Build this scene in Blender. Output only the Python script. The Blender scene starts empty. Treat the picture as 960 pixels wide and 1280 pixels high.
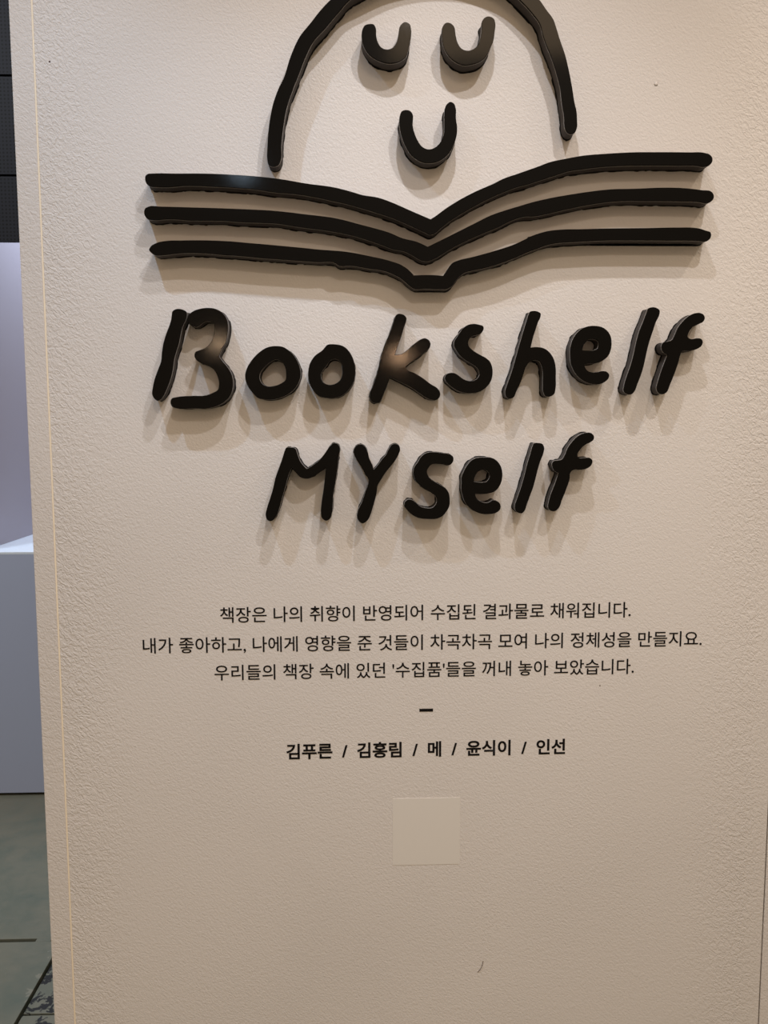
import bpy, math, random
from mathutils import Vector, Matrix
from mathutils.geometry import tessellate_polygon
random.seed(7)
SC = bpy.context.scene
COL = SC.collection

# ---------------------------------------------------------------- camera
cam_data = bpy.data.cameras.new('camera')
cam_data.sensor_fit = 'VERTICAL'
cam_data.sensor_height = 24.0
cam_data.lens = 1050.0 / 1280.0 * 24.0
cam_data.clip_start = 0.02
cam = bpy.data.objects.new('camera', cam_data)
COL.objects.link(cam)
cam.matrix_world = Matrix.Translation((0, -1.25, 1.5)) @ Matrix((
    (0.999448, 0.005693, -0.032735),
    (-0.033143, 0.101324, -0.994301),
    (-0.002344, 0.994837, 0.101457))).to_4x4()
SC.camera = cam

# ---------------------------------------------------------------- world, lights, exposure
SC.view_settings.view_transform = 'Standard'
SC.view_settings.look = 'None'
SC.view_settings.gamma = 1.0
SC.view_settings.use_curve_mapping = False
SC.view_settings.exposure = -0.03
world = bpy.data.worlds.new('hall_ambience')
SC.world = world
world.use_nodes = True
bg = world.node_tree.nodes['Background']
bg.inputs['Color'].default_value = (1.0, 0.75, 0.51, 1)
bg.inputs['Strength'].default_value = 0.44

def light(name, kind, loc, energy, color, aim=None, **kw):
    ld = bpy.data.lights.new(name, kind)
    ld.energy = energy
    ld.color = color
    for k, v in kw.items():
        setattr(ld, k, v)
    o = bpy.data.objects.new(name, ld)
    COL.objects.link(o)
    o.location = loc
    if aim is not None:
        o.rotation_euler = (Vector(aim) - Vector(loc)).to_track_quat('-Z', 'Y').to_euler()
    return o

SPOT = dict(spot_size=math.radians(80), spot_blend=1.0, shadow_soft_size=0.013)
light('spot_light', 'SPOT', (-0.56, -0.52, 2.66), 25, (0.52, 0.73, 1.0), (-0.12, 0, 0.45), **SPOT)
light('spot_light', 'SPOT', (0.12, -0.52, 2.66), 25, (0.92, 0.94, 1.0), (0.12, 0, 0.35), **SPOT)
light('spot_light', 'SPOT', (1.04, -0.52, 2.66), 16, (1.0, 0.86, 0.70), (0.60, 0, 0.55), **SPOT)
# ceiling light of the hall, well in front of the wall
light('ceiling_light', 'AREA', (0.75, -1.3, 3.3), 14, (1.0, 0.96, 0.94), (0.5, 0, 1.6), shape='DISK', size=0.06)
light('lower_wall_fill', 'SPOT', (0.25, -2.6, 3.3), 56, (1.0, 0.92, 0.82), (0.25, 0, 0.3), spot_size=math.radians(52), spot_blend=1.0, shadow_soft_size=0.04)  # unseen spot added to lift the brightness of the lower wall
# distant hall lamps mirrored in the gloss of the letters
light('unseen_lamp', 'POINT', (0.27, -4.0, 1.93), 7, (1.0, 0.60, 0.34), shadow_soft_size=0.03)
light('unseen_lamp', 'POINT', (-0.83, -4.0, 2.0), 4.5, (1.0, 0.68, 0.42), shadow_soft_size=0.03)
light('unseen_lamp', 'POINT', (-0.67, -4.0, 3.02), 3.5, (0.6, 0.8, 1.0), shadow_soft_size=0.06)
light('unseen_lamp', 'AREA', (0.9, -4.0, 3.95), 12, (1.0, 0.7, 0.42), (0.3, 0, 2.0), shape='RECTANGLE', size=1.4, size_y=0.5)
# cool light over the display niche behind the wall
light('niche_light', 'AREA', (-1.0, 2.75, 2.95), 26, (0.78, 0.86, 1.0), (-1.0, 2.75, 0.0), shape='RECTANGLE', size=0.5, size_y=0.9)
# unseen cool light added behind the wall to brighten plinth front and floor
light('unseen_lamp', 'AREA', (-2.2, 0.6, 3.6), 42, (0.80, 0.90, 1.0), (-1.3, 1.9, 0.3), shape='DISK', size=0.6)
OUTLINES = {
    'arch': [[[(-1200,18645),(-1218,18708),(-1215,18870),(-1199,19085),(-1172,19263),(-1122,19477),(-1045,19672),(-979,19797),(-874,20097),(-742,20362),(-593,20538),(-463,20696),(-324,20837),(-131,20986),(255,21230),(695,21381),(1169,21451),(1633,21416),(2055,21266),(2358,21052),(2580,20877),(2670,20759),(2777,20623),(2821,20511),(2866,20379),(2947,20168),(3013,19929),(3060,19715),(3097,19518),(3128,19402),(3136,19303),(3134,19168),(3105,19113),(3058,19095),(3011,19112),(2976,19157),(2959,19229),(2955,19310),(2917,19525),(2895,19695),(2830,19927),(2751,20139),(2678,20297),(2626,20442),(2596,20548),(2489,20691),(2305,20873),(2080,21048),(1745,21189),(1170,21254),(640,21173),(221,20991),(-58,20841),(-206,20682),(-392,20471),(-559,20294),(-672,20082),(-766,19852),(-846,19666),(-948,19372),(-988,19158),(-1020,18907),(-1028,18719),(-1070,18641),(-1145,18622)]]],
    'eye_l': [[[(119,20455),(149,20510),(218,20533),(276,20527),(305,20479),(310,20381),(333,20294),(379,20228),(459,20201),(529,20219),(587,20286),(617,20396),(645,20517),(709,20565),(772,20540),(795,20464),(790,20354),(760,20222),(726,20111),(644,20048),(552,20021),(459,20020),(343,20052),(228,20116),(148,20214),(113,20324)]]],
    'eye_r': [[[(1234,20513),(1280,20562),(1338,20558),(1390,20515),(1413,20405),(1444,20296),(1491,20230),(1573,20198),(1654,20215),(1717,20266),(1758,20366),(1775,20476),(1779,20586),(1825,20641),(1883,20653),(1946,20621),(1965,20566),(1955,20434),(1944,20346),(1899,20235),(1841,20124),(1761,20057),(1644,20018),(1528,20005),(1411,20048),(1306,20140),(1247,20249),(1228,20359)]]],
    'mouth': [[[(640,19329),(661,19376),(716,19399),(779,19387),(819,19337),(822,19277),(817,19196),(843,19089),(892,18982),(949,18908),(1033,18872),(1118,18889),(1188,18944),(1230,19011),(1258,19093),(1264,19187),(1261,19335),(1270,19429),(1298,19483),(1342,19513),(1396,19490),(1421,19430),(1425,19296),(1443,19162),(1434,19054),(1399,18945),(1343,18837),(1259,18755),(1175,18709),(1076,18688),(977,18691),(879,18731),(794,18798),(724,18899),(667,19034),(639,19154)]]],
    'page1': [[[(-2922,18440),(-2913,18487),(-2878,18511),(-2823,18516),(-2490,18518),(-2158,18521),(-1936,18517),(-1727,18508),(-1419,18491),(-1013,18450),(-687,18397),(-276,18344),(-96,18302),(117,18243),(331,18210),(512,18150),(776,18040),(1074,17917,1),(1145,17962),(1277,18059),(1458,18172),(1706,18301),(1970,18415),(2102,18480),(2300,18548),(2451,18600),(2604,18653),(2734,18703),(2988,18760),(3249,18806),(3527,18830),(3970,18856),(4280,18860),(4747,18861),(4965,18857),(5044,18835),(5089,18783),(5086,18731),(5049,18686),(4980,18664),(4878,18678),(4597,18679),(4130,18677),(3810,18670),(3439,18645),(3223,18616),(3038,18590),(2869,18537),(2654,18469),(2454,18405),(2302,18366),(2055,18272),(1873,18191),(1642,18069),(1394,17923),(1228,17802),(1129,17721),(1075,17704),(992,17736),(776,17832),(545,17927),(281,18010),(51,18076),(-163,18130),(-264,18150),(-525,18204),(-852,18253),(-1097,18270),(-1422,18312),(-1698,18331),(-1828,18339),(-2009,18345),(-2189,18353),(-2384,18352),(-2592,18334),(-2773,18335),(-2855,18343),(-2903,18379)]]],
    'page2': [[[(-2949,17993),(-2934,18041),(-2885,18068),(-2711,18069),(-2364,18062),(-1946,18053),(-1737,18047),(-1509,18039),(-1182,18025),(-937,18003),(-692,17975),(-446,17950),(-378,17942),(-164,17903),(33,17852),(280,17789),(478,17734),(677,17654),(876,17607),(1034,17538,1),(1229,17633),(1478,17755),(1693,17861),(1925,17974),(2140,18048),(2389,18122),(2458,18143),(2766,18217),(3121,18279),(3415,18322),(3694,18349),(3928,18354),(4062,18359),(4295,18371),(4529,18374),(4764,18364),(4952,18343),(5094,18321),(5124,18284),(5129,18239),(5102,18194),(5037,18164),(4927,18178),(4614,18187),(4145,18188),(3823,18186),(3543,18162),(3265,18116),(3002,18062),(2770,18008),(2538,17965),(2408,17961),(2226,17904),(2043,17814),(1811,17721),(1562,17610),(1346,17499),(1180,17398),(1080,17349),(1026,17336),(943,17349),(826,17413),(710,17469),(544,17501),(412,17548),(197,17620),(-51,17691),(-248,17730),(-448,17761),(-776,17799),(-1103,17846),(-1349,17857),(-1594,17862),(-1838,17880),(-2089,17882),(-2368,17885),(-2466,17894),(-2646,17897),(-2814,17885),(-2910,17905),(-2944,17952)]]],
    'page3': [[[(-2896,17475),(-2873,17523),(-2795,17571),(-2655,17602),(-2445,17609),(-2096,17612),(-1886,17606),(-1746,17599),(-1517,17580),(-1272,17561),(-993,17537),(-697,17511),(-450,17488),(-382,17484),(-102,17461),(196,17407),(511,17336),(643,17291),(760,17218),(838,17141,1),(1093,17146),(1256,17136,1),(1323,17237),(1381,17310),(1480,17354),(1647,17392),(1980,17483),(2280,17581),(2479,17679),(2465,17674),(2619,17730),(2774,17768),(2914,17784),(3241,17793),(3552,17803),(4156,17813),(4626,17823),(4861,17821),(4940,17810),(5036,17780),(5100,17758),(5110,17705),(5088,17659),(5026,17629),(4947,17636),(4475,17641),(4004,17642),(3556,17637),(3166,17616),(2855,17592),(2731,17565),(2607,17520),(2468,17469),(2316,17403),(2066,17308),(1816,17238),(1649,17205),(1549,17172),(1482,17115),(1424,17050),(1382,16993),(1316,16955),(1199,16951),(982,16956),(835,16955),(760,17007),(643,17104),(544,17153),(411,17201),(195,17232),(-53,17272),(-252,17284),(-270,17299),(-535,17319),(-831,17338),(-1111,17357),(-1308,17369),(-1521,17390),(-1717,17405),(-1848,17411),(-2030,17427),(-2240,17437),(-2408,17436),(-2548,17424),(-2688,17407),(-2814,17407),(-2869,17441)]]],
    'B': [[[(-2605,16576),(-2593,16629),(-2534,16662),(-2443,16652),(-2395,16621),(-2395,16561),(-2416,16501),(-2456,16425),(-2482,16334),(-2516,16182),(-2558,16061),(-2592,15939),(-2611,15817),(-2653,15664),(-2711,15526),(-2760,15434),(-2800,15388),(-2838,15372),(-2891,15411),(-2913,15464),(-2902,15557),(-2867,15694),(-2818,15817),(-2776,15924),(-2757,16061),(-2730,16197),(-2688,16319),(-2639,16440),(-2614,16515)]],[[(-2385,16508),(-2368,16576),(-2306,16629),(-2198,16667),(-2076,16679),(-1984,16665),(-1894,16615),(-1834,16539),(-1813,16441),(-1824,16305),(-1849,16198),(-1905,16107),(-1953,16000,1),(-1908,15939),(-1833,15847),(-1781,15755),(-1760,15648),(-1771,15525),(-1811,15432),(-1890,15355),(-1984,15302),(-2109,15266),(-2340,15264),(-2572,15264),(-2633,15287),(-2657,15349),(-2637,15403),(-2568,15423),(-2336,15441),(-2151,15448),(-2042,15487),(-1979,15525),(-1959,15602),(-1975,15709),(-2019,15801),(-2095,15862),(-2201,15901),(-2277,15954),(-2299,16007),(-2282,16061),(-2228,16084),(-2150,16114),(-2072,16183),(-2024,16274),(-2006,16380),(-2012,16464,1),(-2080,16494),(-2157,16478),(-2219,16433),(-2266,16413),(-2326,16428),(-2371,16463)]]],
    'o1': [[[(-1585,15726),(-1557,15832),(-1492,15938),(-1383,16052),(-1258,16128),(-1151,16146),(-1044,16135),(-938,16070),(-850,15964),(-798,15832),(-790,15734),(-818,15637),(-892,15530),(-1000,15450),(-1144,15397),(-1306,15388),(-1404,15409),(-1483,15486),(-1552,15584)],[(-1381,15708),(-1371,15761),(-1316,15841),(-1225,15920),(-1136,15959),(-1056,15920),(-1009,15841),(-999,15761),(-1011,15663),(-1069,15619),(-1177,15580),(-1267,15575),(-1346,15616)]]],
    'o2': [[[(-682,15779),(-654,15903),(-582,16009),(-473,16088),(-401,16164),(-294,16171),(-169,16141),(-80,16053),(-27,15938),(-4,15814),(-20,15672),(-83,15547),(-192,15449),(-300,15410),(-426,15410),(-552,15449),(-631,15547),(-675,15654)],[(-498,15743),(-476,15796),(-422,15867),(-367,15942),(-287,15965),(-224,15929),(-193,15832),(-193,15743),(-226,15663),(-299,15610),(-388,15597),(-469,15636)]]],
    'k': [[[(558,16528),(576,16575),(612,16601),(660,16599),(708,16575),(732,16540),(726,16493),(696,16411),(672,16329),(636,16223),(600,16128),(566,16022,1),(660,16034),(744,16093),(840,16176),(935,16241),(995,16258),(1049,16235),(1077,16188),(1068,16129),(1008,16070),(936,16016),(852,15951),(780,15904),(716,15851,1),(744,15809),(840,15767),(961,15696),(1081,15607),(1190,15535),(1221,15475),(1215,15428),(1179,15386),(1094,15380),(1034,15404),(937,15464),(840,15535),(696,15613),(575,15673),(491,15708,1),(473,15643),(437,15548),(389,15441),(346,15351),(298,15333),(238,15351),(202,15405),(208,15488),(251,15595),(299,15738),(336,15880),(378,16046),(420,16175),(468,16281),(516,16399)]]],
    's1': [[[(1424,16221),(1453,16269),(1498,16337),(1552,16406),(1611,16444),(1690,16462),(1769,16452),(1841,16421),(1844,16396),(1830,16357),(1791,16318),(1741,16304),(1682,16289),(1642,16255),(1621,16201),(1628,16153),(1683,16094),(1773,16035),(1873,15982),(1934,15933),(1969,15859),(1980,15771),(1971,15692),(1937,15613),(1878,15549),(1798,15500),(1698,15478),(1558,15484),(1498,15501),(1418,15545),(1348,15599),(1298,15658),(1288,15702),(1312,15746),(1367,15766),(1427,15761),(1487,15727),(1547,15683),(1617,15653),(1697,15653),(1756,15682),(1788,15732),(1780,15800),(1735,15859),(1655,15908),(1575,15957),(1505,16016),(1455,16084),(1424,16143)]]],
    'h': [[[(2494,16600),(2511,16634),(2558,16646),(2629,16635),(2664,16612),(2663,16560),(2631,16491),(2597,16388),(2564,16284),(2528,16128,1),(2625,16134),(2720,16117),(2804,16059),(2864,15972),(2896,15856),(2902,15705),(2902,15553),(2880,15459),(2815,15424),(2755,15436),(2725,15495),(2717,15611),(2714,15763),(2695,15868),(2658,15931),(2593,15949),(2522,15926),(2464,15856),(2430,15751),(2385,15623),(2327,15495),(2287,15413),(2234,15396),(2186,15419),(2167,15484),(2196,15600),(2253,15763),(2309,15960),(2365,16168),(2421,16364),(2466,16514)]]],
    'e1': [[[(3105,16102),(3118,16178),(3145,16254),(3202,16339),(3269,16396),(3355,16429),(3472,16436),(3569,16415),(3638,16368),(3689,16292),(3706,16207),(3699,16102),(3667,16016),(3610,15959),(3542,15921),(3465,15902),(3367,15897),(3314,15892,1),(3330,15835),(3379,15787),(3448,15770),(3516,15778),(3584,15792),(3643,15782),(3683,15739),(3675,15691),(3627,15639),(3550,15605),(3472,15603),(3383,15620),(3294,15663),(3215,15730),(3155,15816),(3118,15911),(3107,16007)],[(3280,16088,1),(3293,16149),(3322,16197),(3360,16235),(3418,16249),(3476,16240),(3516,16207),(3519,16159),(3499,16111),(3441,16088),(3353,16083)]]],
    'l1': [[[(4210,16634),(4230,16684),(4281,16702),(4354,16691),(4396,16656),(4394,16599),(4346,16492),(4306,16364),(4266,16236),(4233,16107),(4208,15978),(4182,15849),(4149,15734),(4101,15605),(4060,15497),(4024,15460),(3950,15461),(3905,15504),(3910,15590),(3950,15734),(3998,15878),(4037,16036),(4069,16207),(4115,16378),(4170,16520)]]],
    'f1': [[[(4444,16165),(4465,16200),(4531,16215),(4589,16236),(4630,16308),(4671,16407),(4741,16500),(4826,16578),(4913,16618),(4986,16624),(5046,16593),(5062,16550),(5042,16501),(4977,16465),(4890,16422),(4834,16351),(4822,16279),(4867,16251),(4955,16262),(5022,16251),(5045,16208),(5025,16151),(4960,16108),(4858,16082),(4741,16072),(4721,16022),(4688,15892),(4641,15748),(4580,15590),(4532,15482),(4481,15457),(4422,15474),(4390,15532),(4409,15648),(4455,15806),(4496,15921),(4534,16029,1),(4477,16057),(4446,16107)]]],
    'M': [[[(-1033,14653),(-1013,14693),(-953,14699),(-887,14686),(-855,14613),(-823,14520),(-771,14440),(-716,14386,1),(-651,14426),(-544,14505),(-464,14598),(-383,14710),(-330,14757),(-263,14743),(-235,14677),(-252,14571),(-266,14438),(-287,14304),(-308,14171),(-336,14037),(-344,13903),(-358,13742),(-386,13661),(-446,13628),(-500,13662),(-519,13743),(-511,13877),(-482,14065),(-461,14225),(-442,14405,1),(-519,14345),(-613,14279),(-707,14246),(-800,14260),(-878,14334),(-937,14407,1),(-985,14294),(-1027,14148),(-1076,13987),(-1118,13840),(-1166,13706),(-1221,13639),(-1261,13626),(-1307,13653),(-1324,13707),(-1305,13814),(-1256,13961),(-1214,14095),(-1171,14268),(-1116,14414),(-1068,14547)]]],
    'Y': [[[(-35,14656),(-13,14704),(31,14737),(86,14737),(129,14704),(167,14633),(188,14546),(226,14459),(256,14371,1),(313,14437),(368,14513),(434,14589),(477,14676),(521,14735),(576,14746),(625,14719),(639,14664),(619,14599),(565,14501),(477,14392),(411,14305),(356,14218),(312,14141),(296,14032),(268,13922),(234,13801),(201,13702),(157,13625),(80,13586),(31,13625),(9,13681),(20,13769),(81,13901),(131,14054),(176,14235),(138,14295),(84,14394),(30,14481),(-13,14558),(-33,14612)]]],
    's2': [[[(834,14356),(847,14404),(900,14482),(949,14559),(1007,14603),(1065,14622),(1163,14621),(1280,14606),(1367,14592),(1411,14558),(1419,14509),(1388,14451),(1339,14430),(1261,14446),(1163,14454),(1105,14447),(1056,14403),(1032,14335),(1057,14267),(1125,14208),(1223,14149),(1302,14100),(1351,14031),(1369,13933),(1362,13835),(1323,13757),(1264,13688),(1186,13651),(1049,13645),(911,13661),(813,13710),(740,13780),(701,13839),(711,13897),(754,13931),(813,13926),(872,13887),(940,13828),(1019,13806),(1107,13807),(1156,13846),(1180,13915),(1165,13973),(1106,14028),(1018,14072),(940,14131),(871,14200),(840,14278)]]],
    'e2': [[[(1540,14172),(1540,14258),(1569,14334),(1620,14428),(1688,14504),(1764,14538),(1876,14544),(1987,14536),(2065,14486),(2117,14409),(2139,14315),(2132,14212),(2095,14118),(2035,14050),(1949,14020),(1829,14008),(1739,14013,1),(1752,13966),(1787,13922),(1856,13888),(1917,13874),(1959,13891),(2002,13917),(2063,13904),(2106,13869),(2120,13826),(2107,13774),(2056,13732),(1970,13713),(1849,13715),(1746,13751),(1659,13811),(1590,13898),(1555,14001),(1538,14087)],[(1718,14193,1),(1728,14248),(1766,14316),(1817,14359),(1869,14369),(1920,14341),(1955,14299),(1947,14239),(1913,14192),(1862,14179),(1785,14181)]]],
    'l2': [[[(2583,14716),(2597,14745),(2656,14752),(2723,14738),(2748,14694),(2740,14606),(2697,14490),(2662,14373),(2628,14226),(2593,14094),(2550,13976),(2508,13858),(2472,13755),(2436,13721),(2391,13726),(2347,13756),(2331,13815),(2366,13948),(2416,14095),(2465,14271),(2506,14446),(2548,14592)]]],
    'f2': [[[(2875,14460),(2896,14486),(2955,14496),(3014,14510),(3057,14576),(3099,14678),(3171,14780),(3258,14860),(3360,14899),(3434,14896),(3479,14852),(3480,14808),(3437,14765),(3349,14721),(3277,14648),(3242,14575),(3257,14539),(3339,14531),(3427,14531),(3465,14494),(3452,14428),(3387,14377),(3283,14358),(3195,14359),(3151,14327),(3131,14209),(3082,14062),(3026,13915),(2976,13789),(2932,13752),(2865,13756),(2827,13797),(2833,13886),(2875,14034),(2925,14166),(2971,14313,1),(2914,14342),(2884,14386)]]],
}

# ---------------------------------------------------------------- materials
def mat(name, color, rough=0.6, spec=0.5):
    m = bpy.data.materials.new(name)
    m.use_nodes = True
    b = m.node_tree.nodes['Principled BSDF']
    b.inputs['Base Color'].default_value = (*color, 1)
    b.inputs['Roughness'].default_value = rough
    b.inputs['Specular IOR Level'].default_value = spec
    return m, m.node_tree, b

def N(nt, kind, **props):
    n = nt.nodes.new(kind)
    for k, v in props.items():
        setattr(n, k, v)
    return n

def noise(nt, vec, scale, detail=2.0, rough=0.5, dist=0.0):
    n = N(nt, 'ShaderNodeTexNoise')
    n.inputs['Scale'].default_value = scale
    n.inputs['Detail'].default_value = detail
    n.inputs['Roughness'].default_value = rough
    n.inputs['Distortion'].default_value = dist
    nt.links.new(vec, n.inputs['Vector'])
    return n.outputs['Fac']

def math_(nt, op, a, b=None, c=None):
    n = N(nt, 'ShaderNodeMath', operation=op)
    for i, x in enumerate((a, b, c)):
        if x is None:
            continue
        if isinstance(x, (int, float)):
            n.inputs[i].default_value = x
        else:
            nt.links.new(x, n.inputs[i])
    return n.outputs[0]

def ramp(nt, fac, stops):
    n = N(nt, 'ShaderNodeValToRGB')
    e = n.color_ramp.elements
    while len(e) < len(stops):
        e.new(0.5)
    for i, (p, c) in enumerate(stops):
        e[i].position = p
        e[i].color = (*c, 1)
    nt.links.new(fac, n.inputs['Fac'])
    return n.outputs['Color']

def maprange(nt, x, a, b, c=0.0, d=1.0):
    n = N(nt, 'ShaderNodeMapRange')
    n.inputs['From Min'].default_value = a
    n.inputs['From Max'].default_value = b
    n.inputs['To Min'].default_value = c
    n.inputs['To Max'].default_value = d
    nt.links.new(x, n.inputs['Value'])
    return n.outputs['Result']

def bump(nt, b, height, dist, strength=1.0):
    n = N(nt, 'ShaderNodeBump')
    n.inputs['Distance'].default_value = dist
    if isinstance(strength, (int, float)):
        n.inputs['Strength'].default_value = strength
    else:
        nt.links.new(strength, n.inputs['Strength'])
    nt.links.new(height, n.inputs['Height'])
    nt.links.new(n.outputs['Normal'], b.inputs['Normal'])

def plaster(name, color, edge_boost):
    """rolled wall paint: fine vermicular stipple, coarser towards the panel edges"""
    m, nt, b = mat(name, color, 0.55, 0.35)
    geo = N(nt, 'ShaderNodeNewGeometry')
    pos = geo.outputs['Position']
    mp = N(nt, 'ShaderNodeMapping')
    mp.inputs['Scale'].default_value = (1.45, 1.0, 1.0)
    rot = N(nt, 'ShaderNodeMapping')
    rot.inputs['Rotation'].default_value = (0, math.radians(45), 0)
    nt.links.new(pos, rot.inputs['Vector'])
    nt.links.new(rot.outputs[0], mp.inputs['Vector'])
    fine = noise(nt, mp.outputs[0], 230, 3.0, 0.55, 0.6)
    coarse = noise(nt, mp.outputs[0], 120, 2.0, 0.5, 1.2)
    wide = noise(nt, pos, 3.5, 2.0, 0.5, 0.3)
    sep = N(nt, 'ShaderNodeSeparateXYZ')
    nt.links.new(pos, sep.inputs[0])
    x = sep.outputs['X']
    if edge_boost:
        left = maprange(nt, x, -0.43, -0.33, 1.0, 0.0)
        right = maprange(nt, x, 0.50, 0.61, 0.0, 1.0)
        far = maprange(nt, x, 0.61, 0.64, 1.0, 0.3)
        edge = math_(nt, 'MAXIMUM', left, math_(nt, 'MULTIPLY', right, far))
    else:
        edge = maprange(nt, x, -10, 10, 0.35, 0.35)
    ridge = maprange(nt, coarse, 0.40, 0.60, 0.0, 1.0)
    h = math_(nt, 'ADD', math_(nt, 'MULTIPLY', fine, 0.80),
              math_(nt, 'MULTIPLY', ridge, math_(nt, 'MULTIPLY_ADD', edge, 0.45, 0.10)))
    h = math_(nt, 'MULTIPLY', h, math_(nt, 'MULTIPLY_ADD', wide, 0.9, 0.55))
    bump(nt, b, h, 0.0011, 0.75)
    # faint uneven paint film
    tint = noise(nt, pos, 2.2, 3.0, 0.5, 0.4)
    c = ramp(nt, tint, [(0.35, tuple(k * 0.97 for k in color)), (0.65, tuple(min(1, k * 1.02) for k in color))])
    nt.links.new(c, b.inputs['Base Color'])
    return m

M_wall = plaster('wall_paint', (0.735, 0.69, 0.655), True)
M_strip = plaster('corner_paint', (0.725, 0.68, 0.645), False)
M_bead, _, _ = mat('cream_bead', (1.0, 0.87, 0.68), 0.5)
M_gap, _, _ = mat('seam_dark', (0.03, 0.025, 0.03), 0.9)

M_face, nt, b = mat('gloss_black_acrylic', (0.0010, 0.0008, 0.0007), 0.36, 0.05)
b.inputs['Coat Weight'].default_value = 0.22
b.inputs['Coat Roughness'].default_value = 0.07
g_ = N(nt, 'ShaderNodeNewGeometry')
bump(nt, b, noise(nt, g_.outputs['Position'], 1400, 2.0, 0.6), 0.00003, 0.5)
cb = N(nt, 'ShaderNodeBump')
cb.inputs['Distance'].default_value = 0.000012
nt.links.new(noise(nt, g_.outputs['Position'], 700, 3.0, 0.7), cb.inputs['Height'])
nt.links.new(cb.outputs['Normal'], b.inputs['Coat Normal'])
M_glue, _, _ = mat('pale_glue_line', (0.62, 0.58, 0.55), 0.35)
M_core, nt, b = mat('charcoal_foam', (0.068, 0.059, 0.055), 0.75, 0.3)
g_ = N(nt, 'ShaderNodeNewGeometry')
bump(nt, b, noise(nt, g_.outputs['Position'], 500, 2.0, 0.6), 0.0004, 0.5)
M_pad, _, _ = mat('black_foam_tape', (0.004, 0.004, 0.004), 0.9, 0.2)
M_print, _, _ = mat('black_vinyl_print', (0.006, 0.005, 0.005), 0.6, 0.15)
M_sticker, _, _ = mat('pale_paper', (0.76, 0.72, 0.67), 0.6, 0.3)
M_hair, _, _ = mat('brown_fibre', (0.10, 0.05, 0.035), 0.6)
M_white, _, _ = mat('white_laminate', (0.80, 0.80, 0.82), 0.45, 0.4)

M_shaded, _, _ = mat('shaded_white_laminate', (0.40, 0.47, 0.66), 0.4, 0.4)  # white plinth front, its cool shade painted into the colour
M_dimmed, _, _ = mat('dimmed_white_laminate', (0.40, 0.385, 0.46), 0.5, 0.4)  # white partition, dim lavender light painted into the colour
M_lit, _, _ = mat('lit_white_laminate', (0.74, 0.84, 0.98), 0.5, 0.4)  # same white on the plinth top, cool bright light painted in
M_mesh, nt, b = mat('perforated_dark_metal', (0.012, 0.012, 0.015), 0.6, 0.15)
g_ = N(nt, 'ShaderNodeNewGeometry')
sep = N(nt, 'ShaderNodeSeparateXYZ')
nt.links.new(g_.outputs['Position'], sep.inputs[0])
P_ = 0.0135
def saw(x):
    f = math_(nt, 'FRACT', math_(nt, 'DIVIDE', x, P_))
    f = math_(nt, 'SUBTRACT', f, 0.5)
    return math_(nt, 'MULTIPLY', f, f)
r2 = math_(nt, 'ADD', saw(sep.outputs['X']), saw(sep.outputs['Z']))
nt.links.new(ramp(nt, r2, [(0.05, (0.003, 0.003, 0.004)), (0.09, (0.0125, 0.013, 0.018))]), b.inputs['Base Color'])

def floor_mat(name, worn):
    m, nt, b = mat(name, (0.12, 0.13, 0.11), 0.38, 0.5)
    g_ = N(nt, 'ShaderNodeNewGeometry')
    pos = g_.outputs['Position']
    big = noise(nt, pos, 2.3, 3.0, 0.55, 0.5)
    fine = noise(nt, pos, 28, 4.0, 0.6, 0.2)
    mix = math_(nt, 'MULTIPLY_ADD', fine, 0.18, math_(nt, 'MULTIPLY', big, 0.82))
    c = ramp(nt, mix, [(0.36, (0.115, 0.145, 0.122)), (0.50, (0.168, 0.178, 0.143)), (0.64, (0.205, 0.200, 0.155))])
    sep = N(nt, 'ShaderNodeSeparateXYZ')
    nt.links.new(pos, sep.inputs[0])
    wear_n = noise(nt, pos, 24, 4.0, 0.65, 0.8)
    # wear of the paint close to the joints
    if worn:
        near = maprange(nt, sep.outputs['X'], -0.862, -0.70, 0.17, 0.06)
    else:
        near = maprange(nt, math_(nt, 'ABSOLUTE', math_(nt, 'ADD', sep.outputs['X'], 0.875)), 0.0, 0.03, 0.20, 0.0)
    w = maprange(nt, math_(nt, 'ADD', wear_n, near), 0.655 if worn else 0.72, 0.685 if worn else 0.75, 0.0, 1.0)
    mx = N(nt, 'ShaderNodeMix', data_type='RGBA')
    nt.links.new(w, mx.inputs['Factor'])
    nt.links.new(c, mx.inputs[6])
    mx.inputs[7].default_value = (0.008, 0.009, 0.010, 1) if worn else (0.22, 0.23, 0.19, 1)
    nt.links.new(mx.outputs[2], b.inputs['Base Color'])
    nt.links.new(maprange(nt, fine, 0.3, 0.7, 0.30, 0.46), b.inputs['Roughness'])
    bump(nt, b, math_(nt, 'SUBTRACT', fine, math_(nt, 'MULTIPLY', w, 0.5)), 0.001, 0.4)
    return m
M_floor = floor_mat('green_grey_floor_paint', False)
M_worn = floor_mat('chipped_floor_paint', True)
M_void, _, _ = mat('black_joint', (0.004, 0.004, 0.005), 1.0, 0.05)
M_dark, _, _ = mat('dark_hall_wall', (0.05, 0.05, 0.055), 0.8)

# ---------------------------------------------------------------- mesh helpers
def link_mesh(name, verts, faces, material, parent=None, smooth=False):
    me = bpy.data.meshes.new(name)
    off = parent.location if parent is not None else Vector((0, 0, 0))
    me.from_pydata([tuple(Vector(v) - off) for v in verts], [], faces)
    me.materials.append(material)
    me.update()
    if smooth:
        for p in me.polygons:
            p.use_smooth = True
    o = bpy.data.objects.new(name, me)
    COL.objects.link(o)
    if parent is not None:
        o.parent = parent
    return o

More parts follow.
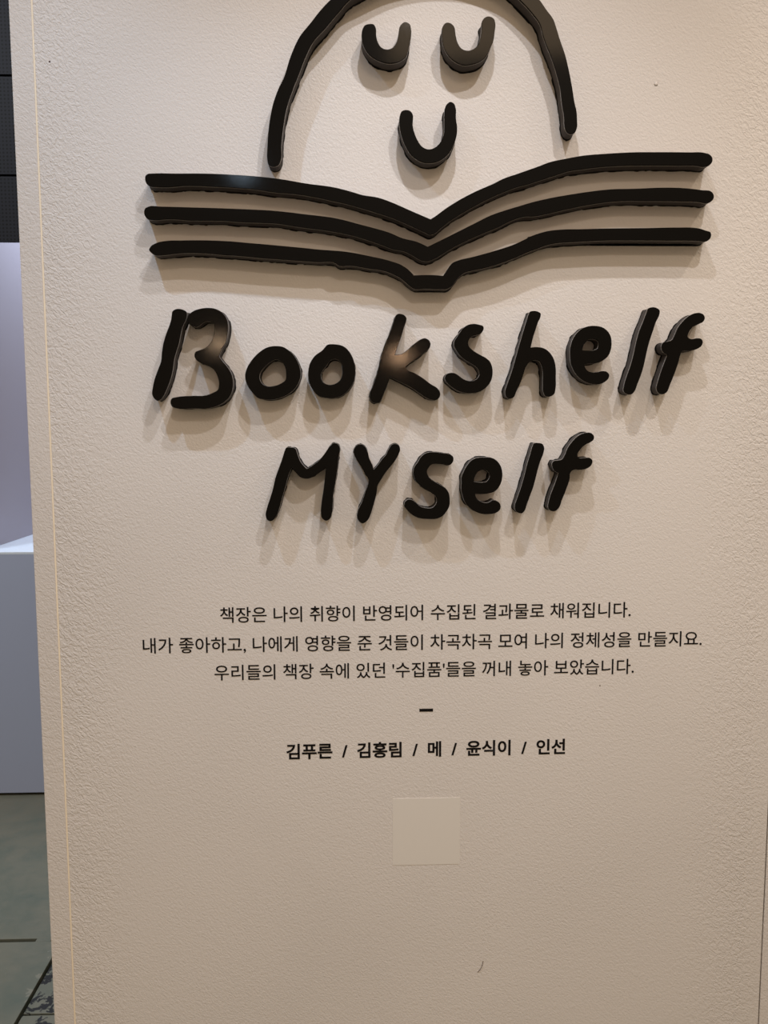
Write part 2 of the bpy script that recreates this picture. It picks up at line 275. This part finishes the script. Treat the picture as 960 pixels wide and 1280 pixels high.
def box(name, lo, hi, material, parent=None, bevel=0.0):
    (x0, y0, z0), (x1, y1, z1) = lo, hi
    v = [(x0, y0, z0), (x1, y0, z0), (x1, y1, z0), (x0, y1, z0),
         (x0, y0, z1), (x1, y0, z1), (x1, y1, z1), (x0, y1, z1)]
    f = [(0, 3, 2, 1), (4, 5, 6, 7), (0, 1, 5, 4), (1, 2, 6, 5), (2, 3, 7, 6), (3, 0, 4, 7)]
    o = link_mesh(name, v, f, material, parent)
    if bevel:
        md = o.modifiers.new('bevel', 'BEVEL')
        md.width = bevel
        md.segments = 3
    return o

def struct(o):
    o['kind'] = 'structure'
    return o

def thing(name, loc, label, cat, group=None):
    o = bpy.data.objects.new(name, None)
    o.empty_display_size = 0.05
    COL.objects.link(o)
    o.location = loc
    o['label'] = label
    o['category'] = cat
    if group:
        o['group'] = group
    return o

def tag(o, label, cat, group=None):
    o['label'] = label
    o['category'] = cat
    if group:
        o['group'] = group
    return o

def smooth_loop(pts, sub=5):
    """closed centripetal-like spline through the control points; a third value marks a corner"""
    n = len(pts)
    out = []
    for i in range(n):
        p0, p1, p2, p3 = (Vector(pts[(i + k) % n][:2]) / 10000.0 for k in (-1, 0, 1, 2))
        c1 = len(pts[i]) > 2
        c2 = len(pts[(i + 1) % n]) > 2
        d = (p2 - p1).length
        def tangent(a, b_, c):
            l1, l2 = max((b_ - a).length, 1e-6), max((c - b_).length, 1e-6)
            t = ((b_ - a) / l1 * l2 + (c - b_) / l2 * l1) / (l1 + l2)
            return t * d
        t1 = (p2 - p1) * 0.9 if c1 else tangent(p0, p1, p2)
        t2 = (p2 - p1) * 0.9 if c2 else tangent(p1, p2, p3)
        for s in range(sub):
            u = s / sub
            h00 = 2*u**3 - 3*u**2 + 1; h10 = u**3 - 2*u**2 + u
            h01 = -2*u**3 + 3*u**2; h11 = u**3 - u**2
            out.append(p1*h00 + t1*h10 + p2*h01 + t2*h11)
    return out

def area2(loop):
    return sum(a.x*b_.y - b_.x*a.y for a, b_ in zip(loop, loop[1:] + loop[:1]))

def offset(loop, amount):
    """push every point outward of the solid (loop counter-clockwise outside, clockwise for holes)"""
    n = len(loop)
    out = []
    for i in range(n):
        a, b_ = loop[i - 1], loop[(i + 1) % n]
        t = (b_ - a)
        if t.length < 1e-9:
            out.append(loop[i].copy()); continue
        t.normalize()
        k = amount[i] if isinstance(amount, list) else amount
        out.append(loop[i] + Vector((t.y, -t.x)) * k)
    return out

def prism(name, layers, material, parent):
    """layers: list of (y, [loops]) from front to back, same topology; closed solid"""
    loops0 = layers[0][1]
    nper = sum(len(l) for l in loops0)
    verts = []
    for y, loops in layers:
        for l in loops:
            verts += [(p.x, y, p.y) for p in l]
    faces = []
    for k in range(len(layers) - 1):
        base = k * nper
        s = 0
        for l in loops0:
            m = len(l)
            for i in range(m):
                j = (i + 1) % m
                faces.append((base + s + i, base + nper + s + i, base + nper + s + j, base + s + j))
            s += m
    for li, flip in ((0, False), (len(layers) - 1, True)):
        tris = tessellate_polygon([[Vector((p.x, p.y, 0)) for p in l] for l in layers[li][1]])
        flat = [p for l in layers[li][1] for p in l]
        for t in tris:
            a, b_, c = (flat[q] for q in t)
            ccw = (b_ - a).cross(c - a) > 0
            idx = [q + li * nper for q in t]
            # seen from -Y with X right and Z up, ccw faces the viewer
            if ccw == flip:
                idx.reverse()
            faces.append(tuple(idx))
    return link_mesh(name, verts, faces, material, parent)

def jag(loop, lo, hi, keep=0.0):
    """ragged trim line: slow random walk with a few lumps"""
    n = len(loop)
    vals, v = [], 0.0
    target, left = 0.0, 0
    for i in range(n):
        if left <= 0:
            target = random.uniform(lo, hi); left = random.randint(1, 5)
        v += (target - v) * 0.7
        left -= 1
        vals.append(v)
    for i in range(5):
        vals[-1 - i] = vals[-1 - i] * (i / 5) + vals[0] * (1 - i / 5)
    return vals

def resample(loop, step):
    out = []
    n = len(loop)
    for i in range(n):
        a, b_ = loop[i], loop[(i + 1) % n]
        k = max(1, int(round((b_ - a).length / step)))
        for s in range(k):
            out.append(a.lerp(b_, s / k))
    return out

FACE_Y = -0.027
def raised(name, pieces, label, cat, group):
    solids = []
    for piece in pieces:
        loops = []
        for i, l in enumerate(piece):
            L = smooth_loop(l)
            if (area2(L) > 0) != (i == 0):
                L.reverse()
            loops.append(L)
        solids.append(loops)
    allp = [p for s in solids for p in s[0]]
    cx = (min(p.x for p in allp) + max(p.x for p in allp)) / 2
    cz = (min(p.y for p in allp) + max(p.y for p in allp)) / 2
    t = thing(name, (cx, 0.0, cz), label, cat, group)
    for loops in solids:
        inn = [offset(l, -0.0005) for l in loops]
        prism('face_plate', [(FACE_Y, inn), (FACE_Y + 0.0005, loops), (FACE_Y + 0.0030, loops)], M_face, t)
        glue = [offset(l, 0.0002) for l in loops]
        prism('glue_line', [(FACE_Y + 0.0030, glue), (FACE_Y + 0.0035, glue)], M_glue, t)
        core = [offset(l, -0.0002) for l in loops]
        prism('foam_core', [(FACE_Y + 0.0035, core), (-0.0040, core)], M_core, t)
        fine = [resample(l, 0.0022) for l in loops]
        padf = [offset(l, jag(l, -0.0006, 0.0007)) for l in fine]
        padb = [offset(l, jag(l, -0.0004, 0.0014)) for l in fine]
        prism('mounting_pad', [(-0.0040, padf), (0.0, padb)], M_pad, t)
    return t

# ---------------------------------------------------------------- setting
WL, BEAD, SEAM, TOP, THK = -0.4795, -0.4475, 0.6470, 2.95, 0.14
struct(box('wall_front', (BEAD + 0.0011, 0, 0), (SEAM - 0.0012, THK, TOP), M_wall, bevel=0.0005))
struct(box('trim_1', (WL, 0.0002, 0), (BEAD - 0.0011, THK, TOP), M_strip, bevel=0.0012))
struct(box('trim_2', (BEAD - 0.0011, -0.0002, 0), (BEAD + 0.0011, THK - 0.002, TOP), M_bead))
struct(box('trim_3', (SEAM - 0.0012, 0.006, 0), (SEAM + 0.0012, THK - 0.002, TOP), M_gap))
struct(box('wall_right', (SEAM + 0.0012, 0.001, 0), (SEAM + 1.20, THK, TOP), M_wall, bevel=0.0012))

fl = struct(box('floor', (-6, -7, -0.10), (6, 6, -0.02), M_void))
plates = [((-6, 1.120, -0.02), (6, 6, 0.0), M_floor), ((-6, -7, -0.02), (-0.873, 1.1045, 0.0), M_floor),
          ((-0.863, 0.797, -0.02), (6, 1.1045, 0.0), M_worn), ((-0.863, -7, -0.02), (6, 0.790, 0.0), M_worn)]
for lo, hi, m in plates:
    box('floor_plate', lo, hi, m, fl, bevel=0.0015)
box('joint_filler', (-0.948, 1.1045, -0.02), (-0.905, 1.120, -0.0003), M_floor, fl)
struct(box('wall_back', (-6, 4.6, 0), (6, 4.7, 4.2), M_dark))

# display niche behind: white plinth, white side partition, dark perforated fascia
pl = thing('display_plinth', (-1.5, 2.5, 0), 'long white display plinth on the floor left behind the sign wall', 'plinth')
box('plinth_body', (-2.6, 2.10, 0.012), (-0.5, 3.2, 0.997), M_shaded, pl, bevel=0.001)
box('plinth_top', (-2.6, 2.10, 0.9972), (-0.5, 3.2, 1.0066), M_lit, pl, bevel=0.001)
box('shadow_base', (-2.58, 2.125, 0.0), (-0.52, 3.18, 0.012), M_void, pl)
pa = tag(box('partition_panel', (-1.58, 2.115, 1.0068), (-1.4965, 3.2, 3.1), M_dimmed, bevel=0.001),
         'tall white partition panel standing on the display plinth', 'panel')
fa = thing('dark_fascia', (-1.5, 2.03, 2.186), 'dark perforated metal fascia above the white display plinth', 'fascia')
zs = [2.186, 2.427, 2.779, 3.131, 3.483, 3.835]
for a, b_ in zip(zs[:-1], zs[1:]):
    box('metal_panel', (-2.7, 2.0, a), (-0.45, 2.02, b_ - 0.0075), M_mesh, fa, bevel=0.001)
box('backing_sheet', (-2.7, 2.022, 2.20), (-0.45, 2.03, 3.82), M_pad, fa)

# ---------------------------------------------------------------- raised pieces
GB = 'raised black letters of the sign'
specs = [
    ('arch', 'head_outline', 'black raised arch outlining the round head above the open book', 'sign figure', None),
    ('eye_l', 'eye_curve', 'left black raised U-shaped closed eye under the arch', 'sign figure', 'closed eyes of the face'),
    ('eye_r', 'eye_curve', 'right black raised U-shaped closed eye with brownish sheen', 'sign figure', 'closed eyes of the face'),
    ('mouth', 'mouth_curve', 'black raised U-shaped smiling mouth below the two eyes', 'sign figure', None),
    ('page1', 'book_line', 'topmost of the three black raised open-book lines, with V dip', 'sign figure', 'open book lines'),
    ('page2', 'book_line', 'middle of the three black raised open-book lines', 'sign figure', 'open book lines'),
    ('page3', 'book_line', 'lowest of the three black raised open-book lines, with flat spine notch', 'sign figure', 'open book lines'),
    ('B', 'sign_letter', 'large black raised letter B starting the upper word', 'letter', GB),
    ('o1', 'sign_letter', 'first and wider black raised letter o, right of the B', 'letter', GB),
    ('o2', 'sign_letter', 'second and narrower black raised letter o, left of the k', 'letter', GB),
    ('k', 'sign_letter', 'black raised letter k with a warm highlight, upper word', 'letter', GB),
    ('s1', 'sign_letter', 'black raised letter s between k and h in the upper word', 'letter', GB),
    ('h', 'sign_letter', 'black raised letter h in the upper word', 'letter', GB),
    ('e1', 'sign_letter', 'black raised letter e in the upper word, right of the h', 'letter', GB),
    ('l1', 'sign_letter', 'tall black raised letter l near the end of the upper word', 'letter', GB),
    ('f1', 'sign_letter', 'black raised letter f ending the upper word', 'letter', GB),
    ('M', 'sign_letter', 'black raised letter M starting the lower word', 'letter', GB),
    ('Y', 'sign_letter', 'black raised letter Y, second of the lower word', 'letter', GB),
    ('s2', 'sign_letter', 'black raised letter s in the lower word, right of the Y', 'letter', GB),
    ('e2', 'sign_letter', 'black raised letter e in the lower word, left of the l', 'letter', GB),
    ('l2', 'sign_letter', 'black raised letter l in the lower word, beside the f', 'letter', GB),
    ('f2', 'sign_letter', 'black raised letter f ending the lower word', 'letter', GB),
]
for key, name, label, cat, grp in specs:
    raised(name, OUTLINES[key], label, cat, grp)

# ---------------------------------------------------------------- printed text
def text_line(name, body, x0, x1, z_left, z_right, label, bold=0.007, base=0.0):
    cu = bpy.data.curves.new(name, 'FONT')
    cu.body = body
    cu.size = 1.0
    cu.offset = bold
    cu.resolution_u = 4
    tmp = bpy.data.objects.new(name + '_curve', cu)
    me = bpy.data.meshes.new_from_object(tmp)
    bpy.data.objects.remove(tmp)
    xs = [v.co.x for v in me.vertices]
    s = (x1 - x0) / (max(xs) - min(xs))
    xm = min(xs)
    slope = (z_right - z_left) / (x1 - x0)
    for v in me.vertices:
        lx = (v.co.x - xm) * s
        v.co = Vector((lx, 0, v.co.y * s + lx * slope))
    me.materials.clear()
    me.materials.append(M_print)
    me.name = name
    o = bpy.data.objects.new(name, me)
    COL.objects.link(o)
    o.location = (x0, -0.0004, z_left)
    return tag(o, label, 'printed text', 'printed caption lines')

EM = 0.02620
D_ = 0.079 * EM
text_line('caption_line', '책장은 나의 취향이 반영되어 수집된 결과물로 채워집니다.', -0.2061, 0.4185, 1.2060 + D_, 1.2084 + D_,
          'topmost line of small black Korean text under the letters')
text_line('caption_line', '내가 좋아하고, 나에게 영향을 준 것들이 차곡차곡 모여 나의 정체성을 만들지요.', -0.3229, 0.5303, 1.1600 + D_, 1.1621 + D_,
          'second and widest line of small black Korean text')
text_line('caption_line', "우리들의 책장 속에 있던 '수집품'들을 꺼내 놓아 보았습니다.", -0.2165, 0.4258, 1.1171 + D_, 1.1195 + D_,
          'third line of black Korean text, just above the short dash')
text_line('names_line', '김푸른  /  김홍림  /  메  /  윤식이  /  인선', -0.1098, 0.3215, 0.9915 + D_, 0.9934 + D_,
          'bold Korean line with slashes between words, below the short dash', bold=0.026)
tag(box('dash_mark', (0.0948, -0.0005, 1.0640), (0.1158, 0.0, 1.0685), M_print),
    'short black printed dash between the two blocks of text', 'printed mark')
tag(box('paper_sticker', (0.0535, -0.0004, 0.8172), (0.1585, 0.0, 0.9256), M_sticker),
    'blank square pale sticker below the bold line of text', 'sticker')

# ---------------------------------------------------------------- small marks on the wall
def strand(name, pts, r, label):
    cu = bpy.data.curves.new(name, 'CURVE')
    cu.dimensions = '3D'
    sp = cu.splines.new('POLY')
    sp.points.add(len(pts) - 1)
    o_ = Vector(pts[0])
    for i, p in enumerate(pts):
        sp.points[i].co = (*(Vector(p) - o_), 1)
    cu.bevel_depth = r
    cu.bevel_resolution = 1
    tmp = bpy.data.objects.new(name, cu)
    me = bpy.data.meshes.new_from_object(tmp)
    bpy.data.objects.remove(tmp)
    me.materials.clear(); me.materials.append(M_hair)
    o = bpy.data.objects.new(name, me)
    o.location = pts[0]
    COL.objects.link(o)
    return tag(o, label, 'fibre')
strand('stray_fibre', [(0.1885, -0.0004, 0.6358), (0.1925, -0.001, 0.6405), (0.1955, -0.001, 0.647), (0.1972, -0.0004, 0.6545)],
       0.0004, 'tiny curved brown fibre stuck low on the wall')
def dot(name, x, z, r, h, m, label, cat):
    seg = 12
    verts, faces = [(x, -h, z)], []
    for ring, (rr, hh) in enumerate(((0.55, 0.8), (1.0, 0.0))):
        for i in range(seg):
            a = 2 * math.pi * i / seg
            k = rr * r * random.uniform(0.85, 1.15)
            verts.append((x + k * math.cos(a), -h * hh, z + k * math.sin(a)))
    for i in range(seg):
        j = (i + 1) % seg
        faces.append((0, 1 + i, 1 + j))
        faces.append((1 + i, 1 + seg + i, 1 + seg + j, 1 + j))
    faces.append(tuple(1 + seg + (seg - 1 - i) for i in range(seg)))
    return tag(link_mesh(name, verts, faces, m, None, True), label, cat)
dot('paint_speck', -0.4263, 2.0096, 0.0014, 0.0006, M_hair, 'dark brown speck near the top left corner of the wall', 'speck')
dot('paint_speck', -0.0911, 1.9972, 0.0011, 0.0005, M_hair, 'tiny dark speck inside the arch left of the mouth', 'speck')
dot('paint_speck', 0.3738, 1.1014, 0.0010, 0.0005, M_hair, 'tiny dark speck right below the third text line', 'speck')
dot('paint_blob', 0.4338, 1.9886, 0.0030, 0.0014, M_wall, 'small round paint blob right of the arch', 'paint blob')
